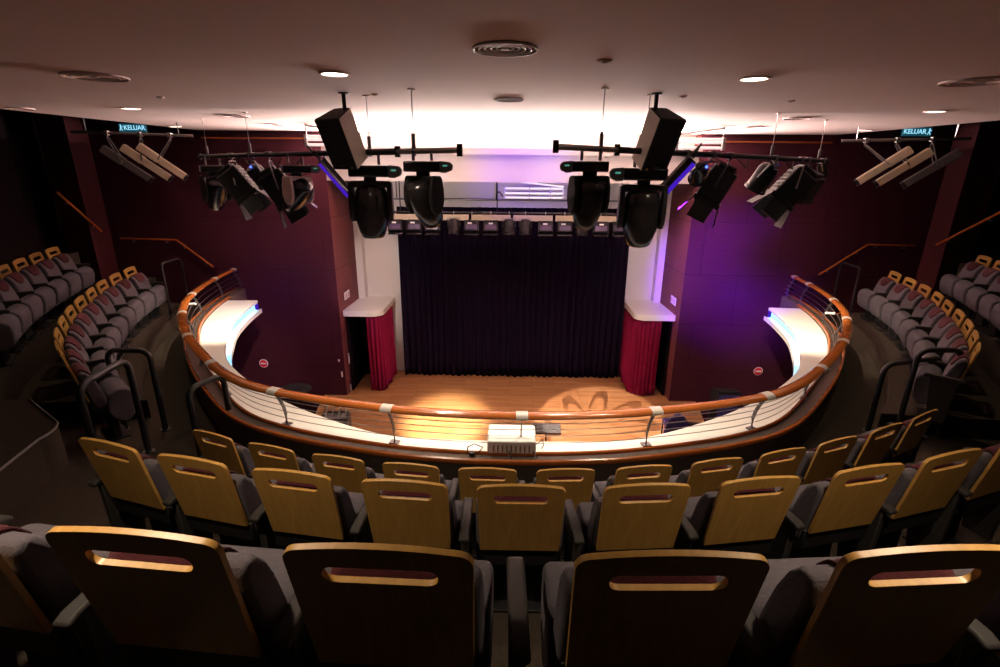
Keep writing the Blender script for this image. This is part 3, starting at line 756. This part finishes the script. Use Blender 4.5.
for x, y, r, lab in ((.53, 3.37, .045, 'small smoke detector beside the central air diffuser'), (-3.4, 5.3, .035, 'small round detector in the left half of the ceiling'), (2.6, 5.3, .035, 'small round detector in the right half of the ceiling'), (-1.25, 5.0, .032, 'small pale detector beside the left speaker pole'), (1.5, 5.0, .032, 'small pale detector beside the right speaker pole')):
    t = thing('smoke_detector', (x, y, CEIL), lab, 'detector', 0, 'ceiling detectors')
    MB().lathe([(r, 0), (r, -.006), (r * .8, -.011), (r * .35, -.014)], 20).build('body', 'ceiling', t)
    MB().cyl((0, 0, -.016), (0, 0, -.013), r * .3, 12).build('sensor', 'dsteel', t)

# ------------------------------------------------------------------ rigged lighting over the auditorium
def rig(sgn, label):
    a, b = (Vector((-4.75, 8.08, .07)), Vector((-.42, 4.26, .10)))
    if sgn > 0: a, b = Vector((4.35, 7.55, .075)), Vector((.33, 4.2, .13))
    o = (a + b) / 2
    t = thing('rigging_bar', o, label, 'lighting bar', 0, 'diagonal rigging bars under the ceiling')
    la, lb_ = a - o, b - o; q = la.lerp(lb_, .86); u = (lb_ - la).normalized()
    MB().cyl(la, q, .028, 12).build('pipe', 'black', t)
    MB().cyl(q, lb_, .024, 12).build('pipe_end', 'steel', t)
    for p in (lb_, q, la): MB().box(p, (.045, .045, .095)).build('end_plate', 'black', t, bevel=.004)
    for f in (.06, .32, .785, .90):
        p = la.lerp(lb_, f); zt = CEIL - o.z
        MB().cyl(p, (p.x, p.y, zt), .004, 6).build('wire', 'steel', t)
        MB().cyl(p + Vector((0, 0, -.04)), p + Vector((0, 0, .14)), .018, 10).build('turnbuckle', 'dsteel', t)
        MB().cyl((p.x, p.y, zt - .008), (p.x, p.y, zt), .03, 12).build('ceiling_plate', 'ceiling', t)
    for f in (.12, .2, .28, .42, .5): MB().tube([la.lerp(lb_, f) + Vector((0, 0, -.03)), la.lerp(lb_, f + .02) + Vector((.03, -.03, -.12)), la.lerp(lb_, f + .05) + Vector((0, 0, -.03))], .008, 6).build('cable_loop', 'black', t)
    return a, b
A_L, B_L = rig(-1, 'black diagonal rigging bar hung under the left of the ceiling')
A_R, B_R = rig(1, 'black diagonal rigging bar hung under the right of the ceiling')

def moving_head(loc, s, base_rz, pan, tilt, label, lobe=1, shell='blackgloss', yoke='black', top=None, light=None):
    """hung upside down: clamp, base with display lobe, yoke, head"""
    t = thing('moving_head_spotlight', loc, label, 'stage light', 0, 'moving head lights on the rigging bars')
    S = Matrix.Scale(s, 4); B = S @ Matrix.Rotation(base_rz, 4, 'Z')
    zt = (top if top is not None else .10) / s
    for cx in (-.09, .09): MB().tube([(cx, 0, .0), (cx, 0, zt)], .014, 6, T=B).build('clamp_hook', 'dsteel', t)
    MB().box((0, 0, -.055), (.36, .27, .10), taper=(1, 1), T=B).build('base', 'blackgloss', t, bevel=.014 * s, segs=2)
    MB().prism([(.17, 0), (.27, -.01), (.30, -.04), (.29, -.09), (.23, -.115), (.17, -.11)] if lobe > 0 else [(-.17, 0), (-.27, -.01), (-.30, -.04), (-.29, -.09), (-.23, -.115), (-.17, -.11)], -.14, .14, 'xzy', T=B).build('display_housing', 'casegrey', t, bevel=.012 * s)
    MB().box((lobe * .225, -.142, -.045), (.045, .006, .014), T=B).build('display', 'display', t)
    P = S @ Matrix.Rotation(pan, 4, 'Z')
    MB().cyl((0, 0, -.105), (0, 0, -.15), .06, 16, T=P).build('pan_bearing', 'black', t)
    mb = MB().box((0, 0, -.172), (.37, .14, .06), T=P)
    mb.build('yoke_bridge', yoke, t, bevel=.012 * s)
    for sx in (-1, 1):
        MB().prism([(-.066, -.15), (.066, -.15), (.092, -.26), (.096, -.38), (.07, -.47), (.025, -.515), (-.025, -.515), (-.07, -.47), (-.096, -.38), (-.092, -.26)], sx * .152, sx * .200, 'yzx', T=P).build('yoke_arm', yoke, t, bevel=.016 * s, segs=3)
    H = P @ Matrix.Translation((0, 0, -.37)) @ Matrix.Rotation(tilt, 4, 'X')
    MB().lathe([(.05, .20), (.105, .192), (.140, .15), (.155, .06), (.157, -.06), (.148, -.15), (.124, -.235), (.104, -.285), (.085, -.30)], 28, T=H, sx=1.0, sy=.92).build('head', shell, t, angle=60)
    MB().lathe([(.082, -.295), (.07, -.304), (.01, -.308)], 20, T=H).build('lens', 'lens', t)
    MB().box((0, .132, .06), (.14, .02, .11), T=H).build('rear_cover', 'casegrey', t, bevel=.008 * s)
    return t
moving_head((-1.385, 5.15, -.02), 1.04, radians(10), radians(8), radians(-8), 'large black moving head light under the left speaker', 1, top=.10)
moving_head((-.77, 4.58, .02), .86, radians(5), radians(-35), radians(28), 'smaller black moving head light at the left bar tip', 1, top=.08)
moving_head((.645, 4.48, .03), .83, radians(-8), radians(20), radians(10), 'smaller black moving head light at the right bar tip', -1, top=.09)
moving_head((1.22, 4.97, -.02), 1.08, radians(-10), radians(-6), radians(6), 'large black moving head light under the right speaker', -1, top=.12)
moving_head((-4.40, 7.78, -.05), 1.0, radians(35), radians(50), radians(35), 'black moving head light at the far end of the left bar', 1, top=.12)
moving_head((-2.48, 6.08, -.03), .85, radians(30), radians(65), radians(48), 'moving head light with pale yoke midway on the left bar', 1, yoke='ceiling', top=.12)

def lamp_box(name, pipe, pos, d, s, label, kind='fresnel', mbody='black', doors=True, axis=None):
    """pipe: point on the bar; pos: body centre; d: aim"""
    t = thing(name, pos, label, 'stage light', 0, 'spotlights on the rigging bars')
    pos = Vector(pos); d = Vector(d).normalized(); up = Vector(pipe) - pos
    T = d.to_track_quat('-Z', 'Y').to_matrix().to_4x4() @ Matrix.Scale(s, 4)
    if axis:
        X = Vector(axis).normalized(); Zv = (-d - X * (-d).dot(X)).normalized(); Yv = Zv.cross(X)
        T = Matrix((X, Yv, Zv)).transposed().to_4x4() @ Matrix.Scale(s, 4)
    if kind == 'fresnel':
        MB().box((0, 0, .02), (.24, .24, .30), T=T).box((0, 0, .19), (.17, .17, .06), T=T).build('housing', mbody, t, bevel=.015 * s)
        MB().box((0, 0, -.15), (.27, .27, .05), T=T).build('front_frame', mbody, t, bevel=.006 * s)
        mb = MB()
        for k in range(5): mb.box((0, .123, -.07 + k * .045), (.18, .012, .018), T=T)
        mb.build('cooling_fins', 'casegrey', t)
        MB().cyl((0, 0, -.17), (0, 0, -.178), .10, 20, T=T).build('lens', 'lens', t)
        if doors:
            for k in range(4):
                R = T @ Matrix.Rotation(k * pi / 2, 4, 'Z')
                MB().box((0, .16, -.25), (.24 if k % 2 == 0 else .18, .008, .17), (radians(20), 0, 0), T=R).build('barn_door', 'black', t)
        w = .15
    elif kind == 'par':
        MB().lathe([(.04, .15), (.085, .13), (.105, .08), (.11, -.12), (.12, -.125), (.12, -.15), (.10, -.15)], 22, T=T).build('barrel', 'blackgloss', t)
        MB().cyl((0, 0, -.145), (0, 0, -.15), .098, 20, T=T).build('lens', 'lens', t)
        MB().cyl((.06, -.03, .148), (.06, -.03, .165), .013, 12, T=T).build('indicator', 'bluedot', t)
        w = .125
    elif kind == 'batten':
        MB().box((0, 0, 0), (.60, .09, .10), T=T).build('housing', mbody, t, bevel=.01 * s)
        MB().box((0, 0, -.055), (.56, .07, .012), T=T).build('led_window', 'led2', t)
        w = .31
    else:   # profile: long barrel
        MB().box((0, 0, .20), (.16, .16, .42), T=T).build('housing', mbody, t, bevel=.02 * s)
        MB().box((0, 0, -.26), (.14, .14, .58), taper=(1, 1), T=T).build('barrel', 'beige' if mbody == 'beige' else mbody, t, bevel=.02 * s)
        MB().ring(.06, .08, -.58, -.54, 20, T=T).build('lens_ring', 'black', t)
        w = .12
    # stirrup from the sides of the body up to the clamp on the bar
    R3 = T.to_3x3(); sx = (R3 @ Vector((1, 0, 0))).normalized() * w * s
    top = up + Vector((0, 0, -.07))
    for sg in (-1, 1):
        MB().tube([sx * sg, top + sx * sg * .7, top], .011, 6).build('stirrup', 'dsteel', t)
    MB().cyl(top, up, .012, 8).box(up, (.06, .06, .07)).build('clamp', 'steel', t, bevel=.006)
    return t
def onL(f): return A_L.lerp(B_L, f)
def onR(f): return A_R.lerp(B_R, f)
lamp_box('fresnel_spotlight', onL(.21), (-3.74, 7.2, -.30), (.55, .1, -.75), 1.25, 'black box spotlight, nearest the far end of the left bar')
lamp_box('par_spotlight', onL(.32), (-3.34, 6.96, -.17), (.35, .4, -.7), 1.0, 'small violet-lit round spotlight on the left bar', 'par')
lamp_box('fresnel_spotlight', onL(.41), (-2.90, 6.55, -.32), (.45, .15, -.8), 1.25, 'black box spotlight beside the pale yoke light on the left bar')
lamp_box('led_batten', onL(.62), (-1.98, 5.95, -.17), (-.3, -.6, -.5), .80, 'violet slim light batten behind the left speaker', 'batten', axis=(.30, .12, -.42))
lamp_box('led_batten', onR(.66), (1.60, 5.42, -.16), (.4, -.6, -.5), .95, 'violet slim light batten behind the right speaker', 'batten', axis=(-.32, .12, -.42))
lamp_box('par_spotlight', onR(.57), (1.98, 5.72, -.07), (.1, .7, -.6), .75, 'small round spotlight with blue indicator beside the right batten', 'par')
lamp_box('fresnel_spotlight', onR(.50), (2.26, 5.95, -.22), (-.35, .15, -.8), 1.15, 'black box spotlight with pale barn door on the right bar')
lamp_box('par_spotlight', onR(.30), (3.12, 6.72, -.13), (-.25, .3, -.7), 1.15, 'round black spotlight with bright blue indicator on the right bar', 'par')
lamp_box('fresnel_spotlight', onR(.16), (3.66, 7.05, -.27), (-.55, .1, -.7), 1.35, 'wide black box spotlight at the far end of the right bar')
lamp_box('fresnel_spotlight', onR(.12), (3.95, 7.22, -.27), (-.2, .3, -.8), 1.0, 'black box spotlight tucked behind the far right one', doors=False)
lamp_box('work_lamp', onR(.03), (4.28, 7.5, -.06), (.2, -.1, -.9), .5, 'tiny square lamp at the very end of the right bar', doors=False)

def speaker(loc, sgn, label):
    t = thing('hanging_speaker', loc, label, 'speaker', 0, 'speakers hung from the ceiling')
    yaw = radians(22) * (1 if sgn > 0 else -1); tl = radians(26)
    T = Matrix.Rotation(yaw, 4, 'Z') @ Matrix.Rotation(tl, 4, 'X')    # front is -y
    MB().prism([(-.13, -.12), (.13, -.12), (.085, .13), (-.085, .13)], -.235, .235, 'xyz', T=T).build('cabinet', 'black', t, bevel=.008)
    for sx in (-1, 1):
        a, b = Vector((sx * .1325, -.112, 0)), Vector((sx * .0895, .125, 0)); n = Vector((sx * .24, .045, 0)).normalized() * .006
        MB().prism([(a.x, a.y), (b.x, b.y), (b.x + n.x, b.y + n.y), (a.x + n.x, a.y + n.y)], -.228, .228, 'xyz', T=T).build('lit_side', 'spk_lit_side', t)  # thin cream sheets paint stage light onto the black cabinet
    MB().box((0, -.127, 0), (.25, .016, .455), T=T).build('grille', 'grille', t, bevel=.006)
    MB().box((0, -.138, -.19), (.05, .006, .014), T=T).build('badge', 'dsteel', t)
    MB().cyl((.10 * -sgn, -.135, -.205), (.10 * -sgn, -.141, -.205), .014, 14, T=T).build('port', 'chrome', t)
    k = T @ Vector((-sgn * .06, .09, .24)); zt = CEIL - loc[2]
    MB().cyl((k.x, k.y, k.z - .05), (k.x, k.y, zt), .018, 12).cyl((k.x, k.y, zt - .01), (k.x, k.y, zt), .045, 16).build('pole', 'black', t)
    return t
speaker((-1.55, 4.95, .20), -1, 'black loudspeaker hung from a ceiling pole on the left')
speaker((1.27, 4.86, .21), 1, 'black loudspeaker hung from a ceiling pole on the right')

# side clusters at the ceiling edge
def cluster(sgn):
    nm = 'left' if sgn < 0 else 'right'
    a, b = Vector((sgn * 6.75, 8.2, .41)), Vector((sgn * 5.2, 8.75, .39))
    t = thing('side_rigging_bar', (a + b) / 2, 'thin rigging bar at the %s ceiling edge' % nm, 'lighting bar', 0, 'side rigging bars')
    o = (a + b) / 2
    MB().cyl(a - o, b - o, .022, 10).build('pipe', 'dsteel', t)
    for f in (.12, .88):
        p = a.lerp(b, f) - o; MB().cyl(p, (p.x, p.y, CEIL - o.z + (.6 if abs(p.x + o.x) > 6.25 else 0)), .008, 6).build('hanger', 'dsteel', t)
    defs = [(.24, (-5.98, 8.52, .02), 'innermost pale-topped'), (.52, (-6.2, 8.5, .0), 'middle pale-topped'), (.74, (-6.42, 8.45, -.02), 'outermost dim')]
    if sgn < 0: places = [(-5.70, 8.55, .02), (-5.93, 8.5, .0), (-6.22, 8.45, -.02)]
    else: places = [(5.62, 8.2, .05), (5.92, 8.2, .03), (6.30, 8.15, .02)]
    for k, p in enumerate(places):
        pipe = a.lerp(b, (.80, .55, .28)[k])
        lamp_box('profile_spotlight', pipe, p, (-sgn * .62, .25, -.55), .78, 'long profile spotlight, %s of three at the %s ceiling edge' % (('innermost', 'middle', 'outermost')[k], nm), 'profile', mbody='beige' if k < 2 else 'casegrey')  # inner two get the paler body, light painted as colour
cluster(-1); cluster(1)

def exit_sign(x, y, z, icon_left, label):
    t = thing('exit_sign', (x, y, z), label, 'sign', 0, 'lit exit signs')
    MB().box((0, 0, 0), (.52, .05, .15)).build('panel', 'exitback', t, bevel=.006)
    cu = bpy.data.curves.new('lettering', 'FONT'); cu.body = 'KELUAR'; cu.size = .115; cu.align_x = 'CENTER'; cu.align_y = 'CENTER'; cu.extrude = .002; cu.offset = .002
    f = bpy.data.objects.new('lettering', cu); C.objects.link(f); f.parent = t; f.location = (.05 if icon_left else -.05, -.03, 0); f.rotation_euler = (pi / 2, 0, 0)
    cu.materials.append(M['exitglow'])
    bpy.context.view_layer.update()
    me = bpy.data.meshes.new_from_object(f.evaluated_get(bpy.context.evaluated_depsgraph_get()))
    f2 = bpy.data.objects.new('lettering', me); C.objects.link(f2); f2.parent = t; f2.location = f.location; f2.rotation_euler = f.rotation_euler
    bpy.data.objects.remove(f, do_unlink=True); me.materials.clear(); me.materials.append(M['exitglow'])
    ix = -.215 if icon_left else .215
    MB().cyl((ix, -.026, .045), (ix, -.031, .045), .014, 12).box((ix, -.028, .01), (.02, .006, .05), (0, .3, 0)).box((ix - .018, -.028, -.03), (.012, .006, .05), (0, .6, 0)).box((ix + .016, -.028, -.03), (.012, .006, .05), (0, -.5, 0)).box((ix + .02, -.028, .018), (.045, .006, .012)).build('runner_icon', 'exitglow', t)
    MB().cyl((0, 0, .07), (0, 0, 1.3 - z), .008, 8).build('hanger', 'black', t)
exit_sign(-7.36, 10.45, .60, True, 'lit blue KELUAR exit sign on the left')
exit_sign(7.56, 10.45, .635, False, 'lit blue KELUAR exit sign on the right')

# ------------------------------------------------------------------ lights
def spot(name, loc, target, energy, col, size, blend=.5, soft=.05):
    l = bpy.data.lights.new(name, 'SPOT'); l.energy = energy; l.color = col; l.spot_size = radians(size); l.spot_blend = blend; l.shadow_soft_size = soft
    o = bpy.data.objects.new(name, l); C.objects.link(o)
    d = Vector(target) - Vector(loc); o.matrix_world = aim(loc, d); return o
def area(name, loc, d, sx, sy, energy, col, spread=180):
    l = bpy.data.lights.new(name, 'AREA'); l.shape = 'RECTANGLE'; l.size = sx; l.size_y = sy; l.energy = energy; l.color = col; l.spread = radians(spread)
    o = bpy.data.objects.new(name, l); C.objects.link(o); o.matrix_world = aim(loc, d); return o
area('cove_lamp', (0, 10.74, .287), (0, -1, .10), 7.0, .009, 4200, (1, .80, .72))
# stage wash from the bar
spot('stage_wash_left', (-1.42, 5.35, -.80), (-1.35, 9.45, STAGE), 13000, (1, .88, .64), 21, .9)
spot('stage_wash_right', (1.22, 5.1, -.84), (.4, 10.6, STAGE), 350, (1, .80, .62), 46, .9)
for x in (-1.7, .1, 1.9): spot('bar_flood', (x, BY - .2, BZ - .5), (x * 1.1, 9.2, STAGE), 70, (1, .72, .5), 80, 1, .2)
# violet washes
spot('violet_wash_right', (1.62, 5.62, -.30), (4.55, WALL_Y, -2.2), 9000, (.18, .010, 1.0), 33, 1)
spot('violet_wash_header', (.0, 6.5, -.25), (.2, 10.8, -.1), 620, (.22, .10, 1.0), 34, .9)
spot('violet_wash_left', (-2.02, 6.15, -.32), (-5.2, WALL_Y, -3.0), 300, (.30, .05, 1.0), 44, 1)
# warm washes on the ledges
spot('ledge_wash_left', (-3.40, 7.25, -.80), (-4.75, 8.2, -2.6), 800, (1, .84, .64), 58, .9)
spot('ledge_wash_right', (3.30, 7.1, -.80), (4.75, 8.2, -2.6), 800, (1, .84, .64), 58, .9)
spot('ledge_wash_center', (-.80, 4.95, -.72), (-.9, 5.2, -2.6), 210, (1, .84, .64), 130, 1)
spot('ledge_wash_center', (.66, 4.85, -.72), (1.0, 5.2, -2.6), 210, (1, .84, .64), 130, 1)
spot('header_wash_left', (-2.3, 6.5, -.50), (-1.9, 10.7, -.35), 420, (1, .84, .80), 50, 1)
spot('header_wash_right', (2.1, 6.2, -.50), (1.9, 10.7, -.35), 420, (1, .84, .80), 50, 1)
spot('counter_wash_left', (-2.6, 6.9, -.75), (-3.2, 12.0, -2.8), 420, (1, .84, .76), 30, .8)
spot('counter_wash_right', (2.4, 6.4, -.75), (3.2, 12.0, -2.8), 420, (1, .84, .76), 30, .8)
# patterned projector light on the stage
g = spot('pattern_light', (.63, 5.02, -.72), (1.8, 9.2, STAGE), 5200, (1, .80, .68), 25, .15, .004)
l = g.data; l.use_nodes = True; nt = l.node_tree
em = nt.nodes['Emission']; tcn = nt.nodes.new('ShaderNodeTexCoord'); sp = nt.nodes.new('ShaderNodeSeparateXYZ')
nt.links.new(tcn.outputs['Normal'], sp.inputs[0])
def mth(op, a, b=None):
    n = nt.nodes.new('ShaderNodeMath'); n.operation = op
    for i, v in enumerate((a, b)):
        if v is None: continue
        if isinstance(v, (int, float)): n.inputs[i].default_value = v
        else: nt.links.new(v, n.inputs[i])
    return n.outputs[0]
gx = mth('DIVIDE', sp.outputs[0], sp.outputs[2]); gy = mth('DIVIDE', sp.outputs[1], sp.outputs[2])
rr = mth('SQRT', mth('ADD', mth('MULTIPLY', gx, gx), mth('MULTIPLY', gy, gy)))
th = mth('ARCTAN2', gy, gx)
pet = mth('ADD', .05, mth('MULTIPLY', .13, mth('ABSOLUTE', mth('COSINE', mth('ADD', mth('MULTIPLY', th, 5), mth('MULTIPLY', rr, 6))))))
line = mth('LESS_THAN', mth('ABSOLUTE', mth('SUBTRACT', rr, pet)), .018)
val = mth('SUBTRACT', 1.0, mth('MULTIPLY', line, .8))
nt.links.new(val, em.inputs['Strength'])

# ------------------------------------------------------------------ world, camera, view
w = bpy.data.worlds.new('World'); sc.world = w; w.use_nodes = True
w.node_tree.nodes['Background'].inputs['Color'].default_value = (.10, .05, .05, 1); w.node_tree.nodes['Background'].inputs['Strength'].default_value = .0
cam = bpy.data.cameras.new('Camera'); co = bpy.data.objects.new('Camera', cam); C.objects.link(co); sc.camera = co
cam.sensor_width = 36; cam.lens = 510 / 1000 * 36; cam.clip_start = .05
Pp, Yw, Rl = radians(18.4), radians(1.2), radians(.5)
fw = Vector((-sin(Yw) * cos(Pp), cos(Yw) * cos(Pp), -sin(Pp))); r = Vector((cos(Yw), sin(Yw), 0)); u = r.cross(fw)
r2 = r * cos(Rl) + u * sin(Rl); u2 = -r * sin(Rl) + u * cos(Rl)
co.matrix_world = Matrix(((r2.x, u2.x, -fw.x, 0), (r2.y, u2.y, -fw.y, 0), (r2.z, u2.z, -fw.z, 0), (0, 0, 0, 1)))
for o in list(sc.objects):
    if o.parent is None: o.location.z += LIFT
sc.view_settings.view_transform = 'Standard'; sc.view_settings.look = 'None'; sc.view_settings.gamma = 1; sc.view_settings.use_curve_mapping = False
sc.view_settings.exposure = 0
sc.cycles.use_denoising = True
sc.cycles.max_bounces = 8
sc.cycles.sample_clamp_indirect = 6
